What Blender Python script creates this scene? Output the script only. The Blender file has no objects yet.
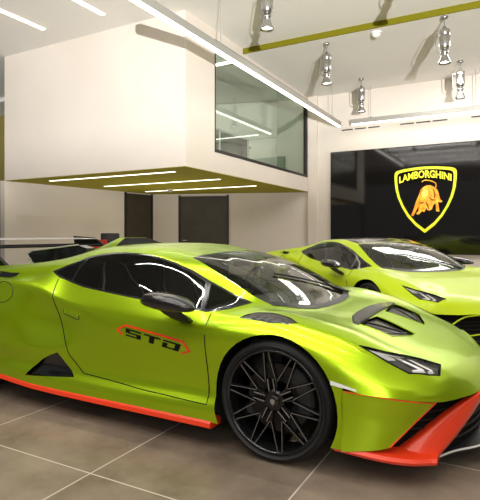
import bpy, bmesh, math, random
import numpy as np
from mathutils import Vector, Matrix
from mathutils.bvhtree import BVHTree
from mathutils.interpolate import poly_3d_calc
random.seed(4)
S = bpy.context.scene
COL = S.collection

# ------------------------------------------------------------------ surface of the car body
# one row per station from tail to nose; one column per feature line from sill to centre line
# each entry is (x, half width, z)
def bessel(t, P, brk=None):
    n = len(t); P = np.asarray(P, float); d = np.diff(t); s = (P[1:] - P[:-1]) / d[:, None]
    mL = np.zeros_like(P); mR = np.zeros_like(P)
    for i in range(n):
        if i == 0: mR[0] = s[0]; mL[0] = s[0]
        elif i == n-1: mL[i] = s[-1]; mR[i] = s[-1]
        else:
            m = (s[i-1]*d[i] + s[i]*d[i-1]) / (d[i-1] + d[i])
            k = 0 if brk is None else brk[i]
            mL[i] = m*(1-k) + s[i-1]*k; mR[i] = m*(1-k) + s[i]*k
    return mL, mR
def hermite(t, P, n_per, brk=None):
    P = np.asarray(P, float); mL, mR = bessel(t, P, brk); out = []
    for i in range(len(t)-1):
        h = t[i+1]-t[i]
        n = n_per[i] if isinstance(n_per, (list, tuple)) else n_per
        for k in range(n):
            a = k/n
            out.append((2*a**3-3*a*a+1)*P[i] + (a**3-2*a*a+a)*h*mR[i] + (-2*a**3+3*a*a)*P[i+1] + (a**3-a*a)*h*mL[i+1])
    out.append(P[-1]); return np.array(out)

def curve(knots):
    xs = [k[0] for k in knots]
    P = np.array([k[1:] for k in knots], float)
    t = np.array(xs, float); mL, mR = bessel(t, P)
    def f(x):
        if x <= xs[0]: return P[0]
        if x >= xs[-1]: return P[-1]
        i = max(j for j in range(len(xs)-1) if xs[j] <= x)
        h = xs[i+1]-xs[i]; a = (x-xs[i])/h
        return (2*a**3-3*a*a+1)*P[i] + (a**3-2*a*a+a)*h*mR[i] + (-2*a**3+3*a*a)*P[i+1] + (a**3-a*a)*h*mL[i+1]
    return f

XS = [-3.48, -3.38, -3.15, -2.85, -2.62, -2.40, -2.20, -2.0, -1.82, -1.65, -1.45, -1.25, -1.05, -.85, -.65, -.47, -.30, -.14, .02, .20]
COLS = [
 # c0 sill lower edge
 [(-3.48,.84,.30),(-3.15,.93,.20),(-2.62,.955,.19),(-2.2,.955,.197),(-1.82,.952,.168),(-1.4,.95,.162),(-.4,.948,.162),(.2,.945,.16)],
 # c1 sill upper edge
 [(-3.48,.86,.34),(-3.15,.945,.27),(-2.62,.962,.27),(-2.2,.958,.265),(-1.82,.950,.245),(-1.4,.945,.232),(-.4,.942,.240),(.2,.945,.25)],
 # c2 tuck under the door
 [(-3.48,.87,.42),(-3.15,.95,.36),(-2.62,.968,.36),(-2.2,.948,.33),(-1.82,.925,.31),(-1.4,.902,.29),(-.4,.902,.305),(.2,.948,.32)],
 # c3
 [(-3.48,.87,.52),(-3.15,.95,.50),(-2.62,.972,.47),(-2.2,.972,.41),(-1.95,.952,.405),(-1.7,.934,.422),(-1.5,.908,.44),(-1.3,.906,.45),(-1.0,.905,.46),(-.45,.91,.45),(.2,.955,.45)],
 # c4
 [(-3.48,.86,.66),(-3.15,.94,.66),(-2.62,.968,.66),(-2.4,.972,.65),(-2.2,.970,.64),(-2.0,.938,.63),(-1.84,.902,.63),(-1.68,.889,.63),(-1.5,.899,.62),(-1.3,.912,.61),(-1.0,.917,.60),(-.45,.925,.58),(-.1,.952,.56),(.2,.957,.54)],
 # c5 shoulder
 [(-3.48,.82,.78),(-3.15,.90,.80),(-2.62,.915,.835),(-2.3,.925,.872),(-2.05,.918,.885),(-1.85,.911,.842),(-1.68,.906,.785),(-1.45,.905,.738),(-1.0,.905,.70),(-.47,.915,.68),(-.2,.94,.68),(.02,.945,.672),(.2,.94,.65)],
 # c6 belt line / outer fender crown
 [(-3.48,.78,.83),(-3.15,.84,.86),(-2.62,.855,.885),(-2.3,.838,.892),(-2.1,.818,.905),(-1.95,.803,.922),(-1.82,.80,.945),(-1.65,.82,.885),(-1.45,.84,.845),(-1.25,.85,.82),(-1.05,.855,.80),(-.65,.855,.763),(-.47,.85,.752),(-.30,.86,.758),(-.14,.868,.762),(.02,.868,.752),(.20,.86,.72)],
 # c7 mid glass / fender crown
 [(-3.48,.70,.845),(-3.15,.76,.885),(-2.62,.78,.925),(-2.3,.80,.948),(-2.1,.782,.962),(-1.95,.762,.980),(-1.82,.745,.992),(-1.65,.745,.985),(-1.45,.75,.975),(-1.25,.752,.963),(-1.05,.752,.950),(-.85,.755,.915),(-.65,.762,.862),(-.47,.775,.812),(-.30,.79,.785),(-.14,.785,.787),(.02,.765,.782),(.20,.75,.75)],
 # c8 cant rail / windscreen pillar / inner fender
 [(-3.48,.62,.85),(-3.15,.68,.90),(-2.62,.69,.95),(-2.3,.715,.978),(-2.1,.70,.995),(-1.95,.682,1.012),(-1.82,.665,1.03),(-1.65,.65,1.052),(-1.45,.64,1.075),(-1.25,.632,1.09),(-1.05,.628,1.085),(-.85,.632,1.045),(-.65,.655,.968),(-.47,.68,.896),(-.30,.70,.832),(-.14,.665,.797),(.02,.62,.768),(.20,.60,.735)],
 # c9 roof edge / glass edge
 [(-3.48,.52,.85),(-3.15,.58,.905),(-2.62,.59,.965),(-2.2,.59,1.0),(-2.0,.585,1.025),(-1.82,.58,1.055),(-1.65,.57,1.092),(-1.45,.56,1.108),(-1.25,.555,1.12),(-1.05,.555,1.113),(-.85,.555,1.073),(-.65,.565,1.025),(-.47,.575,.968),(-.30,.575,.903),(-.14,.54,.832),(.02,.47,.762),(.20,.45,.728)],
 # c10
 [(-3.48,.28,.85),(-3.15,.34,.895),(-2.62,.38,.945),(-2.2,.40,1.0),(-2.0,.40,1.045),(-1.82,.38,1.098),(-1.65,.34,1.128),(-1.45,.31,1.143),(-1.25,.30,1.150),(-1.05,.30,1.142),(-.85,.30,1.108),(-.65,.30,1.070),(-.47,.30,1.014),(-.30,.30,.943),(-.14,.29,.860),(.02,.26,.766),(.20,.25,.73)],
 # c11 centre line
 [(-3.48,0,.85),(-3.15,0,.895),(-2.62,0,.945),(-2.2,0,1.005),(-2.0,0,1.06),(-1.82,0,1.115),(-1.65,0,1.142),(-1.45,0,1.154),(-1.25,0,1.158),(-1.05,0,1.152),(-.85,0,1.118),(-.65,0,1.080),(-.47,0,1.024),(-.30,0,.952),(-.14,0,.866),(.02,0,.768),(.20,0,.73)],
]
FRONT = [
 [(.45,.935,.16),(.45,.935,.25),(.45,.945,.33),(.45,.95,.41),(.455,.948,.455),(.44,.922,.56),(.42,.832,.655),(.40,.725,.695),(.40,.59,.69),(.41,.44,.69),(.42,.24,.685),(.43,0,.682)],
 [(.63,.86,.16),(.63,.87,.25),(.63,.88,.33),(.63,.885,.41),(.62,.905,.440),(.61,.885,.495),(.60,.805,.572),(.60,.70,.608),(.60,.57,.612),(.62,.43,.613),(.64,.24,.608),(.65,0,.605)],
 [(.72,.80,.16),(.72,.81,.25),(.72,.82,.33),(.72,.825,.40),(.73,.835,.422),(.735,.82,.46),(.745,.75,.518),(.76,.655,.55),(.78,.53,.552),(.80,.41,.55),(.83,.22,.545),(.84,0,.542)],
 [(.77,.76,.16),(.77,.77,.25),(.77,.78,.33),(.77,.78,.39),(.785,.782,.412),(.80,.765,.43),(.83,.69,.472),(.86,.60,.49),(.89,.49,.49),(.915,.38,.487),(.945,.2,.485),(.955,0,.484)],
 [(.79,.74,.16),(.79,.75,.25),(.79,.755,.33),(.79,.755,.38),(.80,.757,.406),(.83,.725,.405),(.875,.655,.403),(.915,.58,.402),(.955,.50,.403),(.985,.39,.405),(1.02,.2,.41),(1.035,0,.413)],
]
NCOL = 12
def body_grid():
    fs = [curve(c) for c in COLS]
    rows = []
    for x in XS:
        rows.append([(x, *fs[j](x)) for j in range(NCOL)])
    rows += FRONT
    R = np.array(rows)                      # rows, cols, 3
    ctr = np.linalg.norm(np.diff(R[:, 6], axis=0), axis=1)
    t = np.concatenate([[0], np.cumsum(ctr)])
    nper = [max(3, int(round(d/.028))) for d in ctr]
    cols = [hermite(t, R[:, j], nper) for j in range(NCOL)]
    U = np.stack(cols, 1)                   # nu, cols, 3
    dense = []
    nv = [3, 3, 5, 6, 6, 6, 6, 6, 5, 6, 6]
    for row in U:
        x6 = row[6][0]
        g = 1.0 if -2.3 < x6 < -.42 else max(0, min(1, (-.14-x6)/.28)) if x6 >= -.42 else max(0, 1-(-2.3-x6)/.2)*.7+.3
        brk = np.zeros(NCOL); brk[1] = .9; brk[2] = .5; brk[6] = .85*g; brk[8] = .8*g
        if x6 > .3: brk[4] = .9
        brk[5] = .9*max(.25, min(1, (-1.15-x6)/.4)) if x6 > -2.6 else .3
        brk[3] = .7*max(0, min(1, (-1.45-x6)/.2)) if x6 > -2.4 else 0
        tv = np.concatenate([[0], np.cumsum(np.linalg.norm(np.diff(row, axis=0), axis=1)+1e-5)])
        dense.append(hermite(tv, row, nv, brk))
    return np.array(dense), np.cumsum([0]+nv)    # nu, nv, 3 (x, w, z)

# ------------------------------------------------------------------ materials
def mat(name, color, rough=.5, metal=0., coat=0., emit=None, estr=0., spec=.5, coat_rough=.03):
    m = bpy.data.materials.new(name); m.use_nodes = True
    b = m.node_tree.nodes['Principled BSDF']
    b.inputs['Base Color'].default_value = (*color, 1); b.inputs['Roughness'].default_value = rough
    b.inputs['Metallic'].default_value = metal; b.inputs['Coat Weight'].default_value = coat
    b.inputs['Coat Roughness'].default_value = coat_rough
    b.inputs['Specular IOR Level'].default_value = spec
    if emit: b.inputs['Emission Color'].default_value = (*emit, 1); b.inputs['Emission Strength'].default_value = estr
    return m
def nodes(m): return m.node_tree.nodes, m.node_tree.links, m.node_tree.nodes['Principled BSDF']
def noise_color(m, c1, c2, scale, detail=4, lo=.35, hi=.65, coords='Object'):
    n, l, b = nodes(m)
    tc = n.new('ShaderNodeTexCoord'); nz = n.new('ShaderNodeTexNoise'); cr = n.new('ShaderNodeValToRGB')
    nz.inputs['Scale'].default_value = scale; nz.inputs['Detail'].default_value = detail
    cr.color_ramp.elements[0].position = lo; cr.color_ramp.elements[1].position = hi
    cr.color_ramp.elements[0].color = (*c1, 1); cr.color_ramp.elements[1].color = (*c2, 1)
    l.new(tc.outputs[coords], nz.inputs['Vector']); l.new(nz.outputs['Fac'], cr.inputs['Fac']); l.new(cr.outputs['Color'], b.inputs['Base Color'])
    return cr
def bump(m, scale, strength, dist=.01):
    n, l, b = nodes(m)
    tc = n.new('ShaderNodeTexCoord'); nz = n.new('ShaderNodeTexNoise'); bp = n.new('ShaderNodeBump')
    nz.inputs['Scale'].default_value = scale; bp.inputs['Strength'].default_value = strength; bp.inputs['Distance'].default_value = dist
    l.new(tc.outputs['Object'], nz.inputs['Vector']); l.new(nz.outputs['Fac'], bp.inputs['Height']); l.new(bp.outputs['Normal'], b.inputs['Normal'])
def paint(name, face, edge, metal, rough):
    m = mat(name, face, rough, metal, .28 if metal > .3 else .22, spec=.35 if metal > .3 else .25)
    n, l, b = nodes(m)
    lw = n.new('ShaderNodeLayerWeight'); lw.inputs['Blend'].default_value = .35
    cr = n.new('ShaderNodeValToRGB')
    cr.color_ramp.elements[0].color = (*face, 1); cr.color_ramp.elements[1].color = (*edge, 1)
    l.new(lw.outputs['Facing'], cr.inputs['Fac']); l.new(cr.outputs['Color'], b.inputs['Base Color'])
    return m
def glass(name, tint, ior=1.5, boost=0.):
    m = bpy.data.materials.new(name); m.use_nodes = True
    n, l = m.node_tree.nodes, m.node_tree.links; n.clear()
    o = n.new('ShaderNodeOutputMaterial'); mx = n.new('ShaderNodeMixShader'); tr = n.new('ShaderNodeBsdfTransparent'); gl = n.new('ShaderNodeBsdfGlossy')
    f0 = ((ior-1)/(ior+1))**2
    lw = n.new('ShaderNodeLayerWeight'); lw.inputs['Blend'].default_value = .5; pw = n.new('ShaderNodeMath'); pw.operation = 'POWER'; pw.inputs[1].default_value = 5
    fr = n.new('ShaderNodeMath'); fr.operation = 'MULTIPLY_ADD'; fr.inputs[1].default_value = 1-f0; fr.inputs[2].default_value = f0
    l.new(lw.outputs['Facing'], pw.inputs[0]); l.new(pw.outputs[0], fr.inputs[0]); tr.inputs['Color'].default_value = (*tint, 1)
    gl.inputs['Roughness'].default_value = .02; gl.inputs['Color'].default_value = (.95, .97, .96, 1)
    ad = n.new('ShaderNodeMath'); ad.operation = 'ADD'; ad.inputs[1].default_value = boost; ad.use_clamp = True
    l.new(fr.outputs[0], ad.inputs[0]); l.new(ad.outputs[0], mx.inputs['Fac']); l.new(tr.outputs[0], mx.inputs[1]); l.new(gl.outputs[0], mx.inputs[2]); l.new(mx.outputs[0], o.inputs['Surface'])
    return m

M = {}
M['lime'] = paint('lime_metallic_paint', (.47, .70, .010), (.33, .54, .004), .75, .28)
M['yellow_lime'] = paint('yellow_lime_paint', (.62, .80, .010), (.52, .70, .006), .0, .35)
M['red'] = mat('orange_red_paint', (.95, .055, .012), .35, 0, .5)
M['black'] = mat('gloss_black', (.008, .008, .009), .18, 0, .5)
M['satin'] = mat('satin_black', (.012, .012, .013), .45)
M['matte'] = mat('matte_black', (.006, .006, .006), .8, spec=.2)
M['carbon'] = mat('carbon_weave', (.05, .045, .04), .38, 0, .6); bump(M['carbon'], 260, .25, .002); noise_color(M['carbon'], (.012,.011,.010), (.06,.052,.045), 120)
M['mesh'] = mat('black_grille_mesh', (.01, .01, .01), .6)
M['rubber'] = mat('tyre_rubber', (.018, .018, .019), .62, spec=.35); bump(M['rubber'], 90, .15, .003)
M['rim'] = mat('gloss_black_alloy', (.012, .012, .013), .22, .5, .6)
M['milled'] = mat('milled_edge', (.55, .55, .56), .3, .9)
M['disc'] = mat('brake_disc', (.05, .05, .05), .4, .8)
M['caliper'] = mat('dark_caliper', (.05, .05, .052), .35, .2)
M['silver'] = mat('silver_metal', (.62, .62, .62), .25, 1.)
M['wgrey'] = mat('pale_grey_carbon', (.42, .40, .38), .4, 0, .4)
M['white_strip'] = mat('white_trim', (.8, .8, .78), .35)
M['led'] = mat('led_white', (.72, .72, .70), .3)
M['side_glass'] = glass('dark_side_glass', (.34, .34, .32), 1.5, .0)
M['screen_glass'] = glass('windscreen_glass', (.72, .76, .72), 1.5, .03)
M['lens'] = glass('headlight_lens', (.75, .75, .75), 1.45)
M['seat'] = mat('dark_seat_suede', (.09, .085, .08), .8)
M['seat_pipe'] = mat('pale_seat_piping', (.6, .58, .54), .6)
M['cabin'] = mat('cabin_trim', (.07, .07, .065), .7)
M['decal_black'] = mat('decal_black', (.006, .006, .006), .7, spec=.15)
M['lamp_house'] = mat('lamp_housing', (.09, .09, .092), .28, .6)
M['tail'] = mat('tail_light_red', (.5, .01, .01), .2)

# ------------------------------------------------------------------ object helpers
def link(o, parent=None):
    COL.objects.link(o)
    if parent is not None: o.parent = parent
    return o
def obj(name, bm, m, parent=None, smooth=False, loc=None, rot=None):
    me = bpy.data.meshes.new(name)
    bmesh.ops.recalc_face_normals(bm, faces=bm.faces[:]) if not bm.loops.layers.int.get('keep') else None
    bm.to_mesh(me); bm.free()
    for mm in (m if isinstance(m, (list, tuple)) else [m]): me.materials.append(mm)
    if smooth:
        for p in me.polygons: p.use_smooth = True
    o = bpy.data.objects.new(name, me)
    if loc: o.location = loc
    if rot: o.rotation_euler = rot
    return link(o, parent)
def tag(o, label=None, cat=None, group=None, kind=None):
    if label: o['label'] = label
    if cat: o['category'] = cat
    if group: o['group'] = group
    if kind: o['kind'] = kind
    return o
def thing(name, label, cat, loc=(0,0,0), rz=0, group=None, parent=None):
    o = bpy.data.objects.new(name, None); o.empty_display_size = .1
    o.location = loc; o.rotation_euler = (0, 0, rz); link(o, parent)
    return tag(o, label, cat, group)
def struct(name, bm, m, label=None, parent=None):
    o = obj(name, bm, m, parent)
    if parent is None: o['kind'] = 'structure'
    if label: o['label'] = label
    return o
def copy_tree(o, parent=None):
    c = o.copy(); link(c, parent)
    for ch in list(o.children): copy_tree(ch, c)
    return c
def box(bm, x0, x1, y0, y1, z0, z1, bev=0):
    vs = [bm.verts.new((x, y, z)) for x in (x0, x1) for y in (y0, y1) for z in (z0, z1)]
    fs = [bm.faces.new([vs[i] for i in q]) for q in ((0,1,3,2),(4,6,7,5),(0,4,5,1),(2,3,7,6),(0,2,6,4),(1,5,7,3))]
    if bev:
        es = list({e for f in fs for e in f.edges})
        bmesh.ops.bevel(bm, geom=es, offset=bev, segments=2, affect='EDGES', profile=.5)
    return bm
def B(*a, bev=0): return box(bmesh.new(), *a, bev=bev)
def tube(bm, pts, r, n=8, cap=True, closed=False):
    pts = [Vector(p) for p in pts]; rings = []
    rr = r if isinstance(r, (list, tuple)) else [r]*len(pts)
    N = len(pts); up = None
    for i, p in enumerate(pts):
        if closed: t = pts[(i+1) % N]-pts[i-1]
        else: t = (pts[min(i+1, N-1)]-pts[max(i-1, 0)])
        t.normalize()
        if up is None:
            a = Vector((0,0,1)) if abs(t.z) < .9 else Vector((1,0,0)); up = (a - t*a.dot(t)).normalized()
        else: up = (up - t*up.dot(t)).normalized()
        s = t.cross(up)
        rings.append([bm.verts.new(p + (up*math.cos(2*math.pi*k/n) + s*math.sin(2*math.pi*k/n))*rr[i]) for k in range(n)])
    for i in range(N if closed else N-1):
        a, b = rings[i], rings[(i+1) % N]
        for k in range(n): bm.faces.new((a[k], a[(k+1)%n], b[(k+1)%n], b[k]))
    if cap and not closed:
        bm.faces.new(rings[0][::-1]); bm.faces.new(rings[-1])
    return bm
def lathe(bm, prof, n=48, axis='z', close=False, o=(0,0,0)):
    """prof: (radius, height) pairs turned about the axis"""
    rings = []
    for r, h in prof:
        ring = []
        for k in range(n):
            a = 2*math.pi*k/n; c, s = r*math.cos(a), r*math.sin(a)
            p = (c, s, h) if axis == 'z' else (c, h, s) if axis == 'y' else (h, c, s)
            ring.append(bm.verts.new((p[0]+o[0], p[1]+o[1], p[2]+o[2])))
        rings.append(ring)
    for i in range(len(rings) if close else len(rings)-1):
        a, b = rings[i], rings[(i+1) % len(rings)]
        for k in range(n): bm.faces.new((a[k], a[(k+1)%n], b[(k+1)%n], b[k]))
    if not close:
        if prof[0][0] > 1e-4: bm.faces.new(rings[0][::-1])
        if prof[-1][0] > 1e-4: bm.faces.new(rings[-1])
    return bm
def sheet(bm, A, Bc):
    """strip of quads between two polylines"""
    va = [bm.verts.new(p) for p in A]; vb = [bm.verts.new(p) for p in Bc]
    for i in range(len(A)-1): bm.faces.new((va[i], va[i+1], vb[i+1], vb[i]))
    return va, vb
def loft(bm, secs, cap=True, closed=True):
    rings = [[bm.verts.new(p) for p in s] for s in secs]; n = len(rings[0])
    for i in range(len(rings)-1):
        for k in range(n if closed else n-1):
            bm.faces.new((rings[i][k], rings[i][(k+1)%n], rings[i+1][(k+1)%n], rings[i+1][k]))
    if cap and closed: bm.faces.new(rings[0][::-1]); bm.faces.new(rings[-1])
    return bm
def prism(bm, poly, d):
    """extrude a 3D polygon along the vector d"""
    a = [bm.verts.new(p) for p in poly]; b = [bm.verts.new(Vector(p)+Vector(d)) for p in poly]; n = len(a)
    bm.faces.new(a[::-1]); bm.faces.new(b)
    for k in range(n): bm.faces.new((a[k], a[(k+1)%n], b[(k+1)%n], b[k]))
    return bm
def smooth_line(pts, n=6):
    P = np.array(pts, float); t = np.concatenate([[0], np.cumsum(np.linalg.norm(np.diff(P, axis=0), axis=1))])
    return [tuple(p) for p in hermite(t, P, n)]
def mir(pts): return [(p[0], -p[1], p[2]) for p in pts]

# ------------------------------------------------------------------ the car
def in_poly(x, y, poly):
    c = False; n = len(poly)
    for i in range(n):
        x1, y1 = poly[i]; x2, y2 = poly[(i+1) % n]
        if (y1 > y) != (y2 > y) and x < (x2-x1)*(y-y1)/(y2-y1)+x1: c = not c
    return c
def cut_poly(bm, poly, ax, ok):
    """cut the polygon's edges into the faces; ax = the two axes the polygon lives in"""
    n = len(poly); i0, i1 = ax; i2 = 3-i0-i1
    for k in range(n):
        a, b = poly[k], poly[(k+1) % n]
        lo0, hi0 = min(a[0], b[0])-.002, max(a[0], b[0])+.002
        lo1, hi1 = min(a[1], b[1])-.002, max(a[1], b[1])+.002
        fs = []
        for f in bm.faces:
            if not ok(f): continue
            u = [v.co[i0] for v in f.verts]; w = [v.co[i1] for v in f.verts]
            if max(u) < lo0 or min(u) > hi0 or max(w) < lo1 or min(w) > hi1: continue
            fs.append(f)
        if not fs: continue
        geom = list({v for f in fs for v in f.verts}) + list({e for f in fs for e in f.edges}) + fs
        co = [0, 0, 0]; co[i0], co[i1] = a
        no = [0, 0, 0]; no[i0], no[i1] = -(b[1]-a[1]), b[0]-a[0]
        if abs(no[0])+abs(no[1])+abs(no[2]) < 1e-9: continue
        bmesh.ops.bisect_plane(bm, geom=geom, dist=1e-5, plane_co=co, plane_no=no)
def circle(cx, cy, r, n=40): return [(cx+r*math.cos(2*math.pi*k/n), cy+r*math.sin(2*math.pi*k/n)) for k in range(n)]

DLO = [(-1.830,.955),(-1.736,.914),(-1.60,.882),(-1.483,.860),(-1.322,.842),(-1.141,.824),(-.95,.806),(-.732,.784),(-.55,.768),(-.468,.762),(-.33,.785),(-.235,.816),(-.40,.874),(-.565,.937),(-.705,.994),(-.84,1.038),(-.965,1.069),(-1.06,1.086),(-1.154,1.093),(-1.30,1.098),(-1.405,1.094),(-1.52,1.082),(-1.618,1.062)]
GLASS_MAIN = [(-1.60,.895),(-1.483,.871),(-1.322,.853),(-1.141,.835),(-.95,.817),(-.732,.795),(-.52,.777),(-.575,.925),(-.705,.981),(-.84,1.026),(-.965,1.057),(-1.06,1.074),(-1.154,1.082),(-1.30,1.087),(-1.405,1.083),(-1.52,1.070),(-1.60,1.052)]
GLASS_REAR = [(-1.795,.951),(-1.736,.927),(-1.615,.898),(-1.615,1.048)]
GLASS_QUARTER = [(-.488,.776),(-.455,.775),(-.335,.797),(-.262,.818),(-.40,.866),(-.535,.916)]
DOOR = [(-.43,.80),(-.428,.70),(-.412,.45),(-.407,.25),(-.895,.262),(-1.402,.292),(-1.527,.403),(-1.597,.556),(-1.688,.76),(-1.74,.90),(-1.70,.95)]
DOOR_SEAM = [(-.43,.758),(-.428,.70),(-.412,.45),(-.407,.252),(-.895,.262),(-1.402,.292),(-1.45,.33),(-1.527,.403),(-1.597,.556),(-1.645,.66),(-1.688,.76),(-1.72,.85),(-1.735,.905)]
WINDSCREEN = [(-.775,-.528),(-.60,-.578),(-.415,-.620),(-.27,-.638),(-.13,-.636),(-.03,-.52),(.03,-.36),(.055,-.18),(.06,0),(.055,.18),(.03,.36),(-.03,.52),(-.13,.636),(-.27,.638),(-.415,.620),(-.60,.578),(-.775,.528),(-.745,.30),(-.735,0),(-.745,-.30)]
HEAD = [(.44,-.812),(.55,-.742),(.637,-.668),(.756,-.588),(.797,-.555),(.806,-.665),(.760,-.718),(.679,-.787),(.58,-.803)]
LOUVER = [(-.226,-.875),(-.20,-.85),(-.15,-.81),(-.06,-.79),(.057,-.812),(.12,-.845),(.06,-.872),(-.03,-.89),(-.13,-.885)]
VENT = [(.325,-.49),(.36,-.11),(.605,-.175),(.60,-.25),(.53,-.455)]
ROOF = [(-.80,-.50),(-1.0,-.52),(-1.30,-.525),(-1.62,-.51),(-1.66,-.30),(-1.67,0),(-1.66,.30),(-1.62,.51),(-1.30,.525),(-1.0,.52),(-.80,.50),(-.765,.30),(-.755,0),(-.765,-.30)]
INTAKE = [(-1.925,.222),(-1.86,.285),(-1.78,.345),(-1.70,.385),(-1.63,.412),(-1.56,.34),(-1.468,.262)]
R_F, R_R = .3275, .343
AX_R = -2.62

def wheel(parent, x, side, r, w, rr, pos, protos):
    """a wheel whose outer face looks along -y (side -1) or +y"""
    key = (round(r, 3),)
    if key in protos:
        src = protos[key]; c = copy_tree(src, parent)
    else:
        c = thing('wheel', None, None, parent=parent); protos[key] = c
        t = bmesh.new()
        h = w/2
        prof = [(rr+.004, -h+.012), (rr+.012, -h+.004), (rr+.03, -h+.002), (r-.035, -h), (r-.016, -h+.008), (r-.004, -h+.028), (r, -h+.05)]
        for g in (-.055, -.02, .02, .055):
            prof += [(r, g-.006), (r-.007, g-.004), (r-.007, g+.004), (r, g+.006)]
        prof += [(r, h-.05), (r-.004, h-.028), (r-.016, h-.008), (r-.035, h), (rr+.012, h-.004), (rr-.002, h-.02), (rr-.004, 0)]
        obj('tyre', lathe(t, prof, 72, 'y', close=True), M['rubber'], c, True)
        b = bmesh.new()
        lathe(b, [(rr+.006, -h+.006), (rr-.004, -h+.002), (rr-.012, -h+.012), (rr-.016, -h+.03), (rr-.03, -h+.06), (rr-.035, h-.02), (rr, h-.01), (rr+.003, 0)], 72, 'y', close=True)
        obj('rim_barrel', b, M['rim'], c, True)
        s = bmesh.new(); e = bmesh.new()
        yo = -h+.022
        def bar(bm, a0, r0, a1, r1, w0, w1, y0, y1, th):
            p0 = Vector((r0*math.cos(a0), 0, r0*math.sin(a0))); p1 = Vector((r1*math.cos(a1), 0, r1*math.sin(a1)))
            d = (p1-p0).normalized(); n = Vector((-d.z, 0, d.x))
            def sec(p, ww, y): return [p+n*ww+Vector((0,y+.008,0)), p+n*ww*.6+Vector((0,y,0)), p-n*ww*.6+Vector((0,y,0)), p-n*ww+Vector((0,y+.008,0)), p-n*ww*.8+Vector((0,y+th,0)), p+n*ww*.8+Vector((0,y+th,0))]
            loft(bm, [sec(p0, w0, y0), sec(p1, w1, y1)])
        N = 10
        for k in range(N):
            a = 2*math.pi*k/N + .16
            bar(s, a, .035, a, .115, .0095, .0085, yo+.016, yo+.006, .030)
            for sg in (-1, 1):
                a1 = a + sg*math.radians(14.5)
                bar(s, a, .105, a1, rr-.006, .0062, .0052, yo+.006, yo-.004, .026)
                bar(e, a + sg*math.radians(2.0), .112, a1 + sg*math.radians(.6), rr-.012, .0015, .0015, yo+.0035, yo-.0065, .004)
        for k in range(5):
            a = 2*math.pi*k/5 + .16 + math.pi/10
            for sg in (-1, 1):
                bar(s, a+sg*.30, .05, a+sg*.13, .12, .008, .007, yo+.004, yo+.004, .03)
                bar(e, a+sg*.30, .055, a+sg*.13, .12, .003, .003, yo+.001, yo+.001, .004)
        lathe(s, [(.058, yo+.045), (.058, yo+.016), (.05, yo+.008), (.0, yo+.008)], 32, 'y')
        sp = obj('spokes', s, M['rim'], c)
        obj('milled_edges', e, M['milled'], c)
        cap = bmesh.new()
        lathe(cap, [(.033, yo+.008), (.033, yo-.004), (.029, yo-.008), (0, yo-.008)], 32, 'y')
        obj('center_cap', cap, M['black'], c, False)
        emb = bmesh.new()
        prism(emb, [(-.013, yo-.009, .012), (0, yo-.009, .015), (.013, yo-.009, .012), (.012, yo-.009, -.004), (0, yo-.009, -.018), (-.012, yo-.009, -.004)], (0, -.001, 0))
        obj('cap_emblem', emb, M['milled'], c)
        d = bmesh.new()
        lathe(d, [(.09, -.02), (.185, -.02), (.187, -.018), (.187, .012), (.185, .014), (.09, .014)], 48, 'y', close=True)
        obj('brake_disc', d, M['disc'], c)
        k = bmesh.new()
        secs = []
        for j in range(9):
            a = math.radians(-20 + j*10)
            secs.append([(q*math.cos(a), y, q*math.sin(a)) for q, y in ((.13, -.045), (.195, -.045), (.21, -.03), (.21, .04), (.13, .04))])
        loft(k, secs)
        obj('brake_caliper', k, M['caliper'], c)
    c.location = (x, side*pos, r)
    c.rotation_euler = (0, 0, 0) if side < 0 else (0, 0, math.pi)
    return c

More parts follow.
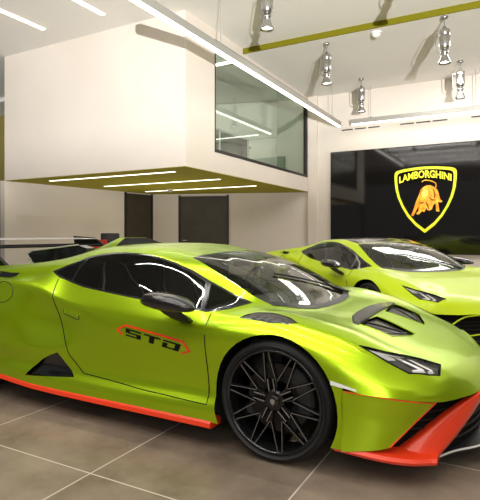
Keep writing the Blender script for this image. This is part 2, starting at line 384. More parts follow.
def body_meshes(root, P, sto, protos):
    """skin of the car split into its panels; P = paint"""
    G, cs = body_grid(); nu, nv, _ = G.shape
    bm = bmesh.new()
    L = {}
    for sg in (-1, 1):
        for i in range(nu):
            for j in range(nv):
                if j == nv-1 and sg == 1: L[sg, i, j] = L[-1, i, j]; continue
                x, w, z = G[i, j]; L[sg, i, j] = bm.verts.new((x, sg*max(w, 0 if j == nv-1 else 1e-4), z))
    for sg in (-1, 1):
        for i in range(nu-1):
            for j in range(nv-1):
                q = [L[sg, i, j], L[sg, i+1, j], L[sg, i+1, j+1], L[sg, i, j+1]]
                if sg == 1: q.reverse()
                if j < cs[4] and max(v.co.x for v in q) > .40: continue     # below the lip the bumper is a panel of its own
                bm.faces.new(q)
    # tail panel
    bm.verts.index_update(); bm.normal_update()
    smooth_me = bpy.data.meshes.new('tmp'); bm.to_mesh(smooth_me)
    base = BVHTree.FromBMesh(bm)
    vn = [v.normal.copy() for v in bm.verts]; fv = [[v.index for v in f.verts] for f in bm.faces]; vc = [v.co.copy() for v in bm.verts]
    bpy.data.meshes.remove(smooth_me)
    def normal_at(co):
        loc, no, idx, d = base.find_nearest(co)
        ws = poly_3d_calc([vc[i] for i in fv[idx]], loc); s = Vector((0,0,0))
        for i, w in zip(fv[idx], ws): s += vn[i]*w
        return s.normalized()
    side = lambda f: abs(f.calc_center_median().y) > .52
    top = lambda f: f.normal.z > .25
    side_low = lambda f: abs(f.calc_center_median().y) > .60 and abs(f.normal.y) > .2
    jobs = [('wheel_f', circle(.005, .325, .366), (0, 2), side_low), ('wheel_r', circle(AX_R, .345, .380), (0, 2), side_low)]
    jobs += [('dlo', DLO, (0, 2), side), ('g_main', GLASS_MAIN, (0, 2), side), ('g_quarter', GLASS_QUARTER, (0, 2), side), ('g_rear', GLASS_REAR, (0, 2), side), ('door', DOOR, (0, 2), side), ('screen', WINDSCREEN, (0, 1), top)]
    if sto: jobs += [('intake', INTAKE, (0, 2), side_low)]
    else: jobs += [('intake', INTAKE, (0, 2), side_low)]
    if not sto: jobs += [('roof', ROOF, (0, 1), top)]
    two = [('head', HEAD)]
    if sto: two += [('louver', LOUVER), ('vent', VENT)]
    for nme, p in two:
        jobs += [(nme, p, (0, 1), top), (nme, [(x, -y) for x, y in p], (0, 1), top)]
    for nme, p, ax, ok in jobs:
        bm.normal_update(); cut_poly(bm, p, ax, ok)
    bm.normal_update()
    groups = {}
    order = ['wheel_f', 'wheel_r', 'g_main', 'g_quarter', 'g_rear', 'dlo', 'screen', 'head', 'louver', 'vent', 'intake', 'door', 'roof']
    for f in bm.faces:
        c = f.calc_center_median(); key = 'shell'
        for o_ in order:
            hit = False
            for nme, p, ax, ok in jobs:
                if nme == o_ and ok(f) and in_poly(c[ax[0]], c[ax[1]], p): hit = True; break
            if hit: key = o_; break
        if key == 'wheel_f' or key == 'wheel_r': continue
        s = 0 if key in ('shell', 'screen', 'roof') else (-1 if c.y < 0 else 1)
        if key == 'shell' and c.x > -.41 and (abs(c.y) > .645 or c.x > -.12): key = 'clam'
        groups.setdefault((key, s), []).append(f)
    def extract(key, name, m, parent, s=0, offset=0.):
        fs = groups.get((key, s), [])
        if not fs: return None
        ids = {}; verts = []; faces = []
        for f in fs:
            q = []
            for v in f.verts:
                if v.index not in ids: ids[v.index] = len(verts); verts.append(v.co.copy())
                q.append(ids[v.index])
            faces.append(q)
        ns = [normal_at(v) for v in verts]
        me = bpy.data.meshes.new(name); me.from_pydata([tuple(v + n*offset) for v, n in zip(verts, ns)], [], faces)
        for p in me.polygons: p.use_smooth = True
        me.normals_split_custom_set_from_vertices([tuple(n) for n in ns])
        me.materials.append(m); o = bpy.data.objects.new(name, me); link(o, parent)
        return o
    bm.verts.index_update()
    out = {}
    out['shell'] = extract('shell', 'body_shell', P, root)
    out['clam'] = extract('clam', 'front_clamshell', P, root)
    out['screen'] = extract('screen', 'windshield', M['screen_glass'], root)
    if not sto: extract('roof', 'roof_panel', M['black'], root)
    for s in (-1, 1):
        out['door', s] = extract('door', 'door', P, root, s)
        t = extract('dlo', 'window_trim', M['black'], root, s)
        extract('g_main', 'side_window', M['side_glass'], root, s)
        extract('g_quarter', 'quarter_window', M['side_glass'], root, s)
        extract('g_rear', 'rear_quarter_window', M['side_glass'], root, s)
        out['head', s] = extract('head', 'headlight', M['lamp_house'], root, s, -.016)
        if sto:
            extract('louver', 'fender_louver', M['carbon'], root, s, -.004)
            extract('vent', 'hood_vent', M['carbon'], root, s, -.018)
        extract('intake', 'side_intake', M['black'], root, s, -.030)
    allf = BVHTree.FromBMesh(bm)
    bm.free()
    def on_side(x, z, s, off=.003):
        loc, no, i, d = base.ray_cast(Vector((x, s*2., z)), Vector((0, -s, 0)))
        if loc is None: return Vector((x, s*.9, z))
        n = normal_at(loc); return loc + n*off
    def on_top(x, y, off=.003):
        loc, no, i, d = base.ray_cast(Vector((x, y, 3.)), Vector((0, 0, -1)))
        n = normal_at(loc); return loc + n*off
    return out, on_side, on_top

def dens(poly, n=4, closed=True):
    out = []; m = len(poly)
    for i in range(m if closed else m-1):
        a, b = poly[i], poly[(i+1) % m]
        for k in range(n): out.append(tuple(a[j]+(b[j]-a[j])*k/n for j in range(len(a))))
    if not closed: out.append(poly[-1])
    return out

LIP = [(.37,.958,.462),(.455,.948,.455),(.62,.905,.440),(.73,.835,.422),(.80,.757,.406),(.875,.655,.403),(.955,.50,.403),(.985,.39,.405),(1.02,.2,.41),(1.035,0,.413)]

def patch(bm, A, Bc, n, bulge=0.):
    rows = []
    for k in range(n+1):
        t = k/n; rows.append([bm.verts.new([a[i]+(b[i]-a[i])*t for i in range(3)]) for a, b in zip(A, Bc)])
    for k in range(n):
        for i in range(len(A)-1): bm.faces.new((rows[k][i], rows[k][i+1], rows[k+1][i+1], rows[k+1][i]))

def car(name, label, P, sto):
    root = thing(name, label, 'car')
    protos = {}
    out, on_side, on_top = body_meshes(root, P, sto, protos)
    R = M['red'] if sto else M['satin']
    # wheels
    for s in (-1, 1):
        wheel(root, 0, s, R_F, .235, .275, .8125, protos)
        wheel(root, AX_R, s, R_R, .295, .275, .79, protos)
    # wheel arch liners
    for x, rad, z, yo in ((.005, .372, .325, .935), (AX_R, .386, .345, .945)):
        for s in (-1, 1):
            b = bmesh.new(); o_, i_ = [], []
            for k in range(37):
                a = math.radians(-28 + k*(236/36)); p = (x+rad*math.cos(a), z+rad*math.sin(a))
                o_.append((p[0], on_side(p[0]+(p[0]-x)*.03, max(p[1]+(p[1]-z)*.03, .17), s, -.012).y if (p[1] > .2 and not (p[0] > .3 and p[1] < .45)) else s*.895, p[1])); i_.append((p[0], s*.55, p[1]))
            sheet(b, o_, i_)
            c_ = [b.verts.new(p) for p in i_]; b.faces.new(c_)
            obj('wheel_arch_liner', b, M['matte'], root)
    # mud guard piece behind the arch edge at the nose side of the front wheel
    # underbody
    b = bmesh.new()
    pl = [(-3.40,.78),(-3.0,.80),(-2.98,.52),(-2.25,.52),(-2.2,.90),(-.40,.90),(-.38,.52),(.37,.52),(.39,.84),(.60,.76),(.74,.64),(.90,.38),(.96,0)]
    prism(b, [(x, -y, .11) for x, y in pl] + [(x, y, .11) for x, y in pl[::-1][1:]], (0, 0, .05))
    obj('underbody', b, M['matte'], root)
    # side skirts
    for s in (-1, 1):
        b = bmesh.new(); secs = []
        for x, zt in ((-2.235,.200),(-2.05,.184),(-1.85,.170),(-1.6,.165),(-1.3,.163),(-.9,.163),(-.6,.163),(-.368,.163)):
            w = .958
            secs.append([(x, s*(w-.12), zt+.004), (x, s*(w-.01), zt+.004), (x, s*w, zt-.006), (x, s*(w+.004), zt-.030), (x, s*(w-.01), zt-.038), (x, s*(w-.12), zt-.038)])
        obj('side_skirt', loft(b, secs), R, root)
    # door details
    for s in (-1, 1):
        d = out['door', s]
        b = bmesh.new(); tube(b, [on_side(x, z, s, .0005) for x, z in dens(DOOR_SEAM, 4, False)], .0032, 6)
        obj('door_seam', b, M['matte'], d)
        hp = [(-1.59,.703),(-1.59,.690),(-1.585,.682),(-1.455,.655),(-1.447,.660),(-1.447,.676),(-1.455,.680)]
        b = bmesh.new(); b.faces.new([b.verts.new(on_side(x, z, s, .003)) for x, z in hp])
        tube(b, [on_side(x, z, s, .003) for x, z in dens(hp, 2)], .0028, 6, closed=True)
        obj('door_handle', b, P, d)
        b = bmesh.new(); tube(b, [on_side(x, z, s, .0035) for x, z in dens([(-1.595,.708),(-1.597,.685),(-1.588,.676),(-1.452,.648),(-1.442,.655),(-1.442,.679)], 3, False)], .0022, 5)
        obj('handle_shadow_gap', b, M['satin'], d)
    # fuel cap outline on the near flank
    b = bmesh.new(); tube(b, [on_side(-2.185+.105*math.cos(a), .80+.075*math.sin(a), -1, .0) for a in [2*math.pi*k/32 for k in range(32)]], .003, 6, closed=True)
    obj('fuel_cap', b, M['satin'], root)
    # shoulder intake slots
    for s in (-1, 1):
        b = bmesh.new(); A = [on_top(x, s*y, .002) for x, y in ((-2.48,.800),(-2.36,.807),(-2.25,.812),(-2.17,.808))]
        C_ = [on_top(x, s*y, .002) for x, y in ((-2.48,.825),(-2.36,.838),(-2.25,.836),(-2.19,.822))]
        sheet(b, A, C_); obj('shoulder_slot', b, M['matte'], root)
    # bumper side panels, recess, splitter
    for s in (-1, 1):
        top_ = smooth_line([(.384,.957,.460)]+(LIP[1:5] if sto else [(.455,.948,.455),(.51,.937,.450),(.56,.923,.446)]), 8); top_ = [(x, s*(w-.004), z-.002) for x, w, z in top_]
        bot = smooth_line([(.388,.948,.155),(.42,.940,.158),(.48,.925,.166),(.56,.892,.176),(.605,.868,.188)] if sto else [(.388,.948,.155),(.41,.943,.157),(.44,.936,.16),(.47,.928,.165)], 8); bot = [(x, s*w, z) for x, w, z in bot]
        mid_ = [((a[0]*.55+b_[0]*.45), (a[1]*.55+b_[1]*.45)*.985, a[2]*.55+b_[2]*.45) for a, b_ in zip(top_, bot)]
        b = bmesh.new(); patch(b, top_, mid_, 6); patch(b, mid_, bot, 6); bmesh.ops.remove_doubles(b, verts=b.verts[:], dist=1e-4)
        obj('bumper_panel', b, P, root, True)
        edge = [top_[-1], mid_[-1], bot[-1]]
        if sto:
            b = bmesh.new(); tube(b, smooth_line(edge, 8) , .004, 6)
            tube(b, [(x, y*1.002, z-.004) for x, y, z in top_[2:]], .0028, 6)
            obj('bumper_edging', b, M['red'], root)
        # side marker
        b = bmesh.new(); A = [on_side(x, .499-.01*i, s, .004) for i, x in enumerate((.335,.38,.42,.458))]; C_ = [on_side(x, .478-.006*i, s, .004) for i, x in enumerate((.335,.38,.42,.465))]
        sheet(b, A, C_); obj('side_marker', b, M['white_strip'], root)
    # black front recess
    b = bmesh.new()
    cur = smooth_line([(.50,.84,0),(.62,.74,0),(.74,.64,0),(.84,.52,0),(.91,.36,0),(.95,.18,0),(.96,0,0)], 4)
    full = [(x, -w, 0) for x, w, _ in cur] + [(x, w, 0) for x, w, _ in cur[::-1][1:]]
    lipf = smooth_line(LIP[2:], 4); lf = [(x-.006, -w, z-.004) for x, w, z in lipf] + [(x-.006, w, z-.004) for x, w, z in lipf[::-1][1:]]
    n = len(full)
    def samp(poly, m):
        P_ = np.array(poly); t = np.concatenate([[0], np.cumsum(np.linalg.norm(np.diff(P_, axis=0), axis=1))]); tt = np.linspace(0, t[-1], m)
        return [tuple(np.interp(u, t, P_[:, i]) for i in range(3)) for u in tt]
    A = samp(lf, 60); C_ = [(x, y, .36) for x, y, _ in samp(full, 60)]; D_ = [(x, y, .10) for x, y, _ in samp(full, 60)]
    sheet(b, A, C_); sheet(b, C_, D_)
    obj('front_recess', b, M['matte'], root)
    b = bmesh.new()
    for zz in (.16, .20, .24, .28, .32):
        tube(b, [(x+.012, y*1.01, zz) for x, y, _ in samp(full, 40)[4:-4]], .005, 5)
    obj('grille_bars', b, M['mesh'], root)
    if sto:
        for s in (-1, 1):
            # splitter wing
            o_ = smooth_line([(.345,.946,.148),(.45,.935,.138),(.61,.898,.120),(.71,.848,.110),(.785,.79,.106)], 5)
            secs = []
            for i, (x, w, z) in enumerate(o_):
                t = i/(len(o_)-1); win = w - .03 - .16*t; th = .030
                secs.append([(x, s*win, z+th+.004+.02*t), (x, s*(w-.012), z+th), (x, s*w, z+th*.5), (x, s*(w-.008), z), (x, s*win, z+.004)])
            secs.append([(p[0]+.022, p[1]*.985, p[2]) for p in secs[-1]])
            obj('splitter_wing', loft(bmesh.new(), secs), M['red'], root)
            # blade rising to the nose
            lo = smooth_line([(.800,.715,.118),(.862,.62,.185),(.93,.50,.268),(.985,.36,.345),(1.03,.15,.385),(1.04,0.,.39)], 5)
            hi = smooth_line([(.640,.785,.150),(.745,.70,.235),(.855,.60,.325),(.968,.47,.396),(1.03,.2,.404),(1.042,0.,.407)], 5)
            b = bmesh.new(); rows = []
            for p, q in zip(lo, hi):
                p, q = Vector(p), Vector(q); inn = Vector((-.035, -.02, -.01)); sec = [p+inn, p+inn*.4]
                for k in range(9):
                    t = k/8; sec.append(p.lerp(q, t) + Vector((.012, .012, .006))*(4*t*(1-t)))
                sec += [q+inn*.4, q+inn]
                rows.append([b.verts.new((v.x, s*v.y, v.z)) for v in sec])
            for i in range(len(rows)-1):
                for k in range(len(rows[0])-1): b.faces.new((rows[i][k], rows[i][k+1], rows[i+1][k+1], rows[i+1][k]))
            obj('splitter_blade', b, M['red'], root, True)
        # centre splitter with a pale lip
        c_ = smooth_line([(.775,.70,.10),(.86,.545,.10),(.965,.415,.10),(1.04,.2,.10),(1.06,0,.10)], 5)
        ff = [(x, -w, z) for x, w, z in c_] + [(x, w, z) for x, w, z in c_[::-1][1:]]
        b = bmesh.new(); inn = [(x-.14, y*.86, z+.03) for x, y, z in ff]
        va, vb = sheet(b, ff, inn); o2 = [(x, y, z-.012) for x, y, z in ff]; sheet(b, ff, o2)
        fs = obj('front_splitter', b, M['satin'], root)
        b = bmesh.new(); tube(b, [(x+.002, y, z+.004) for x, y, z in ff], .0055, 6); obj('splitter_lip', b, M['white_strip'], fs)
    else:
        # lower lip and a pale spear each side
        c_ = smooth_line([(.33,.955,.145),(.50,.93,.135),(.68,.85,.125),(.84,.66,.12),(.97,.40,.12),(1.03,.2,.12),(1.045,0,.12)], 5)
        ff = [(x, -w, z) for x, w, z in c_] + [(x, w, z) for x, w, z in c_[::-1][1:]]
        b = bmesh.new(); inn = [(x-.16, y*.84, z+.05) for x, y, z in ff]
        sheet(b, [(x, y, z+.03) for x, y, z in ff], inn); sheet(b, ff, [(x, y, z+.03) for x, y, z in ff])
        obj('front_splitter', b, M['satin'], root)
        for s in (-1, 1):
            b = bmesh.new()
            tube(b, [(x, s*w, z) for x, w, z in smooth_line([(.79,.72,.17),(.875,.60,.27),(.945,.46,.375),(.99,.35,.395),(1.03,0,.40)], 5)], .009, 6)
            tube(b, [(x, s*w, z) for x, w, z in smooth_line([(.79,.72,.17),(.93,.47,.18),(.985,.30,.20),(1.0,0.,.20)], 5)], .008, 6)
            obj('bumper_spear', b, P, root, True)
            for yy in (.62,):
                b = bmesh.new(); lathe(b, [(.07,.70),(.075,.72),(.068,.745),(.05,.74),(0,.725)], 24, 'x', o=(.03, s*.66, .30)); obj('fog_pod', b, M['cabin'], root, True)
    # headlights
    for s in (-1, 1):
        h = out['head', s]
        strips = [[(.50,-.795),(.565,-.757),(.60,-.742),(.61,-.752),(.58,-.785)],
                  [(.60,-.735),(.625,-.715),(.735,-.700),(.750,-.712),(.700,-.765),(.690,-.755),(.715,-.722)],
                  [(.655,-.690),(.675,-.675),(.770,-.660),(.785,-.672),(.765,-.705),(.755,-.698),(.763,-.676)],
                  [(.47,-.806),(.60,-.716),(.64,-.684),(.636,-.692),(.60,-.728),(.50,-.803)]]
        for st in strips:
            b = bmesh.new(); b.faces.new([b.verts.new(on_top(x, -y*s if s > 0 else y, -.006)) for x, y in st])
            bmesh.ops.triangulate(b, faces=b.faces[:]); obj('light_strip', b, M['led'], h)
        b = bmesh.new(); tube(b, [on_top(x, (y if s < 0 else -y), .000) for x, y in dens(HEAD, 3)], .004, 6, closed=True)
        obj('headlight_frame', b, M['matte'], h)
        b = bmesh.new(); hh = [on_top(x, (y if s < 0 else -y), -.001) for x, y in HEAD]; b.faces.new([b.verts.new(p) for p in hh]); bmesh.ops.triangulate(b, faces=b.faces[:])
        obj('headlight_lens', b, M['lens'], h)
    # cowl and wiper
    b = bmesh.new()
    ed = [(-.13,-.636),(-.03,-.52),(.03,-.36),(.055,-.18),(.06,0),(.055,.18),(.03,.36),(-.03,.52),(-.13,.636)]
    sheet(b, [on_top(x-.035, y*.985, .003) for x, y in dens(ed, 3, False)], [on_top(x+.012, y, .003) for x, y in dens(ed, 3, False)])
    cw = obj('windshield_cowl', b, M['satin'], root)
    b = bmesh.new(); tube(b, [on_top(x, y, .012) for x, y in dens([(-.02,.42),(-.16,.10),(-.30,-.25)], 6, False)], .006, 6); tube(b, [on_top(x, y, .016) for x, y in dens([(.0,.45),(-.02,.42),(-.10,.24)], 3, False)], .010, 6)
    obj('wiper', b, M['satin'], root)
    # door mirrors
    for s in (-1, 1):
        prof = [(-.80,.022,.838,.010),(-.785,.055,.842,.026),(-.74,.085,.846,.041),(-.66,.100,.842,.050),(-.56,.098,.834,.047),(-.48,.080,.824,.036),(-.43,.048,.816,.020),(-.415,.015,.814,.006)]
        secs = []
        for x, a, z, h_ in prof:
            sec = []
            for k in range(14):
                t = 2*math.pi*k/14; cc, ss = math.cos(t), math.sin(t)
                sec.append((x+.02*cc, s*(1.03 + a*math.copysign(abs(cc)**.8, cc)), z + h_*math.copysign(abs(ss)**.75, ss)))
            secs.append(sec)
        mr = obj('wing_mirror', loft(bmesh.new(), secs), M['black'], root, True)
        b = bmesh.new()
        secs = []
        for x, y, z, a, h_ in ((-.62,1.01,.80,.08,.016),(-.60,.985,.765,.065,.018),(-.575,.95,.735,.055,.020),(-.57,.905,.715,.055,.018)):
            secs.append([(x-a, s*y, z-.01), (x-a*.4, s*(y+.004), z+h_), (x+a*.7, s*(y+.004), z+h_), (x+a, s*y, z), (x+a*.5, s*(y-.01), z-h_), (x-a*.5, s*(y-.01), z-h_)])
        obj('mirror_arm', loft(b, secs), M['satin'], mr, True)
    # cabin
    b = bmesh.new()
    pl = [(-.18,.60,.735),(-.60,.70,.74),(-.75,.70,.70),(-.75,.70,.40),(-.10,.62,.40),(-.05,.50,.72)]
    loft(b, [[(x, -w, z) for x, w, z in pl], [(x, 0, z+(.02 if z > .6 else 0)) for x, w, z in pl], [(x, w, z) for x, w, z in pl]])
    obj('dashboard', b, M['cabin'], root)
    b = bmesh.new(); box(b, -1.75, -.10, -.80, .80, .20, .24); obj('cabin_floor', b, M['cabin'], root)
    b = bmesh.new(); box(b, -1.84, -1.76, -.70, .70, .24, .98, bev=.02); obj('cabin_bulkhead', b, M['cabin'], root)
    for s in (-1, 1):
        secs = []
        for x, z, w, t in ((-.92,.36,.22,.05),(-1.1,.37,.24,.06),(-1.38,.36,.23,.07),(-1.46,.42,.23,.07),(-1.52,.60,.235,.06),(-1.58,.76,.22,.05),(-1.62,.86,.15,.04),(-1.65,.96,.12,.035),(-1.66,1.0,.08,.02)):
            yc = s*.37
            dx, dz = (0, 1) if x > -1.4 else (.95, .3)
            secs.append([(x+dx*t, yc-w, z+dz*t*1.2), (x+dx*t*.4, yc-w*.6, z+dz*t*.5), (x+dx*t*.4, yc+w*.6, z+dz*t*.5), (x+dx*t, yc+w, z+dz*t*1.2), (x-dx*t, yc+w*.9, z-dz*t), (x-dx*t, yc-w*.9, z-dz*t)])
        st = obj('seat', loft(bmesh.new(), secs), M['seat'], root, True)
        b = bmesh.new(); tube(b, [p for p in [sc[0] for sc in secs[3:]]], .008, 6); tube(b, [sc[3] for sc in secs[3:]], .008, 6)
        obj('seat_piping', b, M['seat_pipe'], st)
    b = bmesh.new(); cen = Vector((-.80, .37, .80)); ax = Vector((-.9, 0, .42)).normalized(); e1 = Vector((0, 1, 0)); e2 = ax.cross(e1)
    tube(b, [cen + (e1*math.cos(t) + e2*math.sin(t))*.165 for t in [2*math.pi*k/28 for k in range(28)]], .016, 8, closed=True)
    for t in (0, math.pi, 1.5*math.pi): tube(b, [cen, cen + (e1*math.cos(t) + e2*math.sin(t))*.16], .014, 6)
    tube(b, [cen, cen - ax*.16], .035, 8)
    obj('steering_wheel', b, M['matte'], root, True)
    b = bmesh.new(); box(b, -.70, -.66, -.11, .11, .985, 1.03, bev=.01); tube(b, [(-.68, 0, 1.03), (-.70, 0, 1.085)], .008, 6); obj('rear_view_mirror', b, M['satin'], root)
    # tail
    b = bmesh.new()
    G0 = [(c[0][1], c[0][2]) for c in COLS]
    ring = [(-3.48, -w, z) for w, z in G0] + [(-3.48, w, z) for w, z in G0[::-1][1:]]
    low = [(-3.40, -.84, .30), (-3.40, .84, .30)]
    b.faces.new([b.verts.new(p) for p in ring]); obj('rear_panel', b, M['satin'], root)
    for s in (-1, 1):
        b = bmesh.new(); tube(b, [(-3.487, s*y, z) for y, z in ((.40,.72),(.60,.74),(.76,.70),(.60,.68),(.40,.72))], .014, 6); obj('tail_light', b, M['tail'], root)
    b = bmesh.new()
    prism(b, [(-3.46, y, z) for y, z in ((-.80,.20),(.80,.20),(.83,.34),(-.83,.34))], (-.04, 0, 0)); obj('rear_diffuser', b, M['satin'], root)
    for s in (-1, 1):
        b = bmesh.new(); lathe(b, [(.045,-3.40),(.055,-3.41),(.055,-3.52),(.048,-3.52),(.045,-3.42)], 20, 'x', o=(0, s*.13, .50)); obj('exhaust_tip', b, M['disc'], root)
    if sto:
        # carbon scoop over the hood vents
        secs = []
        for y in (-.50,-.47,-.30,-.14,0,.14,.30,.47,.50):
            hgt = .004 if abs(y) > .48 else .016
            x0 = .315 - .085*(1-(abs(y)/.5)**3); x1 = .352 - .010*(abs(y) < .2)
            za = on_top(x0, y, 0).z; zb = on_top(x1, y, 0).z
            secs.append([(x0, y, za-.004), (x0+.02, y, za+hgt*.5), (x1-.02, y, zb+hgt), (x1, y, zb+hgt*.9), (x1, y, zb-.004)])
        obj('hood_scoop', loft(bmesh.new(), secs), M['carbon'], root)
        for s in (-1, 1):
            b = bmesh.new()
            pts = [(.36,.36),(.46,.30),(.57,.22)]
            tube(b, [on_top(x, s*y, -.006) for x, y in dens(pts, 4, False)], .006, 6)
            tube(b, [on_top(x, s*y, -.006) for x, y in dens([(.50,.42),(.57,.22)], 4, False)], .005, 6)
            obj('vent_vane', b, M['disc'], root)
            b = bmesh.new(); tube(b, [on_top(x, s*abs(y), .000) for x, y in dens(VENT, 4)], .004, 6, closed=True); obj('vent_frame', b, P, root)
        # louver blades
        for s in (-1, 1):
            b = bmesh.new()
            for k in range(5):
                x = -.15 + k*.05
                A = [on_top(x, s*y, .003) for y in (.825,.85,.875)]; C_ = [on_top(x+.03, s*y, .0) for y in (.825,.85,.875)]
                sheet(b, A, C_)
            obj('louver_blade', b, M['carbon'], root)
        # roof scoop: green hull with a dark mouth
        secs = []
        for x, w, zt, zb in ((-2.36,.04,1.03,.98),(-2.15,.09,1.082,1.0),(-1.95,.125,1.142,1.04),(-1.80,.145,1.192,1.08),(-1.72,.15,1.200,1.10)):
            secs.append([(x, -w*1.9, zb), (x, -w*1.35, zt-.04), (x, -w*.9, zt), (x, w*.9, zt), (x, w*1.35, zt-.04), (x, w*1.9, zb)])
        rs = obj('roof_scoop', loft(bmesh.new(), secs), P, root)
        b = bmesh.new(); sec = [Vector(p) for p in secs[-1]]
        f1 = [(-1.715, -.285, 1.11), (-1.715, -.205, 1.160), (-1.715, -.137, 1.197), (-1.715, .137, 1.197), (-1.715, .205, 1.160), (-1.715, .285, 1.11)]
        f2 = [(-1.58, -.27, 1.142), (-1.63, -.20, 1.160), (-1.68, -.13, 1.188), (-1.68, .13, 1.188), (-1.63, .20, 1.160), (-1.58, .27, 1.142)]
        loft(b, [f1, f2]); obj('scoop_mouth', b, M['matte'], rs)
        # engine cover louvre box behind it
        b = bmesh.new()
        pts = [(-3.03,1.035),(-2.98,1.062),(-2.35,1.125),(-2.25,1.10),(-2.25,.97),(-2.9,.93),(-3.02,.98)]
        prism(b, [(x, -.05, z) for x, z in pts], (0, .10, 0)); ec = obj('engine_fin', b, M['black'], root)
        b = bmesh.new(); tube(b, [(x, -.052, z) for x, z in ((-2.98,.965),(-3.045,1.037),(-2.99,1.068),(-2.35,1.131))], .006, 6); obj('fin_edge', b, M['wgrey'], ec)
        # rear wing
        secs = []
        for y in (-.92,-.7,-.35,0,.35,.7,.92):
            secs.append([(-3.42, y, 1.190), (-3.30, y, 1.188), (-3.10, y, 1.182), (-3.06, y, 1.176), (-3.10, y, 1.174), (-3.30, y, 1.180)])
        rw = obj('rear_wing', loft(bmesh.new(), secs), M['wgrey'], root)
        b = bmesh.new()
        loft(b, [[(-3.20, y, 1.125), (-3.02, y, 1.118), (-3.0, y, 1.105), (-3.02, y, 1.095), (-3.2, y, 1.10)] for y in (-.92, 0, .92)])
        obj('wing_flap', b, M['matte'], rw)
        for s in (-1, 1):
            b = bmesh.new(); prism(b, [(-3.46, s*.92, 1.21), (-3.12, s*.92, 1.19), (-2.99, s*.92, 1.12), (-3.0, s*.92, 1.09), (-3.44, s*.92, 1.08)], (0, s*.012, 0)); obj('wing_endplate', b, M['satin'], rw)
        b = bmesh.new()
        for y0, y1 in ((-.44,-.28),(-.44,-.60)):
            loft(b, [[(-3.16, y0-.02, 1.10), (-3.16, y0+.02, 1.10), (-3.06, y0+.02, 1.10), (-3.06, y0-.02, 1.10)], [(-3.10, y1-.02, .89), (-3.10, y1+.02, .89), (-2.95, y1+.02, .89), (-2.95, y1-.02, .89)]])
        obj('wing_strut', b, M['satin'], rw)
        # lettering on the doors
        TL, TR, BL, BR = (-1.022,.632), (-.594,.572), (-1.022,.585), (-.615,.528)
        def mp(u, v): return tuple((TL[i]*(1-u)+TR[i]*u)*v + (BL[i]*(1-u)+BR[i]*u)*(1-v) for i in (0, 1))
        def q(u0, u1, v0, v1, k=0): return [(u0+k*v0, v0), (u1+k*v0, v0), (u1+k*v1, v1), (u0+k*v1, v1)]
        k_ = .18
        S_ = [q(0,.30,.80,1), q(0,.085,.60,.80), q(0,.30,.41,.60), q(.215,.30,.20,.41), q(0,.30,0,.20)]
        T_ = [q(.345,.655,.80,1), q(.455,.545,0,.80)]
        O_ = [q(.70,1.0,.80,1), q(.915,1.0,.0,.80), q(.70,.785,0,.66), q(.785,.915,0,.20)]
        for s in (-1, 1):
            d = out['door', s]
            def place(x, z, off=.0025):
                if s > 0: x = -.81*2 - x
                if s > 0: z = z  # lettering reads the same way round on the far door
                return on_side(x, z, s, off)
            b = bmesh.new()
            for poly in S_+T_+O_:
                f = b.faces.new([b.verts.new(place(*mp(u, v))) for u, v in dens(poly, 2)])
            bmesh.ops.triangulate(b, faces=b.faces[:]); obj('door_lettering', b, M['decal_black'], d)
            b = bmesh.new()
            out_ = [(-1.058,.585),(-1.102,.618),(-1.026,.655),(-.576,.598),(-.522,.538),(-.590,.514)]
            inn = [(-1.040,.590),(-1.078,.618),(-1.022,.643),(-.584,.585),(-.545,.541),(-.598,.524)]
            o2, i2 = dens(out_, 6, False), dens(inn, 6, False)
            sheet(b, [place(*p) for p in o2], [place(*p) for p in i2]); obj('door_bracket', b, M['red'], d)
    else:
        b = bmesh.new()
        loft(b, [[(x, y, z+.003) for y, z in ((-.5,1.0),(0,1.02),(.5,1.0))] for x in (-2.2,-2.1)], cap=False, closed=False)
        b.free()
    return root

# ------------------------------------------------------------------ camera
cam = bpy.data.cameras.new('camera'); co = bpy.data.objects.new('camera', cam); COL.objects.link(co); S.camera = co
cam.sensor_fit = 'HORIZONTAL'; cam.sensor_width = 36.0; cam.lens = 501.6/480*36.0
cam.shift_y = -(250-235)/480; cam.clip_start = .05; cam.clip_end = 200
PHI = math.atan(275/501.6)
co.location = (1.137, -3.351, 1.22); co.rotation_euler = (math.pi/2, 0, PHI)

# ------------------------------------------------------------------ the room
M['wall'] = mat('cream_wall_paint', (.72, .655, .585), .85, spec=.2); noise_color(M['wall'], (.70,.635,.565), (.74,.675,.605), .6)
M['wall2'] = mat('warm_wall_paint', (.74, .66, .58), .85, spec=.2); noise_color(M['wall2'], (.72,.64,.56), (.76,.68,.60), .5)
M['ceil'] = mat('ceiling_paint', (.78, .755, .70), .9, spec=.15); noise_color(M['ceil'], (.82,.80,.76), (.86,.84,.80), .4)
M['olive'] = mat('olive_soffit_shade', (.36, .32, .022), .8, spec=.2); noise_color(M['olive'], (.345,.305,.018), (.38,.34,.03), 1.2)  # shade under the gallery put into the soffit colour
M['olive_wall'] = mat('olive_wall_paint', (.30, .25, .07), .8, spec=.2); noise_color(M['olive_wall'], (.28,.235,.06), (.32,.265,.08), 1.)
M['door'] = mat('dark_bronze_door', (.045, .036, .026), .45); noise_color(M['door'], (.04,.032,.023), (.052,.042,.03), 3)
M['frame'] = mat('black_window_frame', (.012, .011, .011), .4)
M['led_warm'] = mat('led_tube', (1, 1, 1), .3, emit=(1, .97, .86), estr=6.)
M['led_soffit'] = mat('soffit_led', (1, 1, 1), .3, emit=(1, .95, .72), estr=3.0)
M['alu'] = mat('grey_anodised', (.36, .35, .32), .4, .3)
M['pane'] = glass('gallery_glass', (.80, .84, .80), 1.5, .03)
M['display'] = mat('black_display_glass', (.008, .007, .0065), .06, spec=.6)
M['lamp'] = mat('lamp_glow', (1, 1, 1), .3, emit=(1, .97, .92), estr=5.)
M['chrome'] = mat('brushed_steel', (.50, .50, .50), .28, 1.)

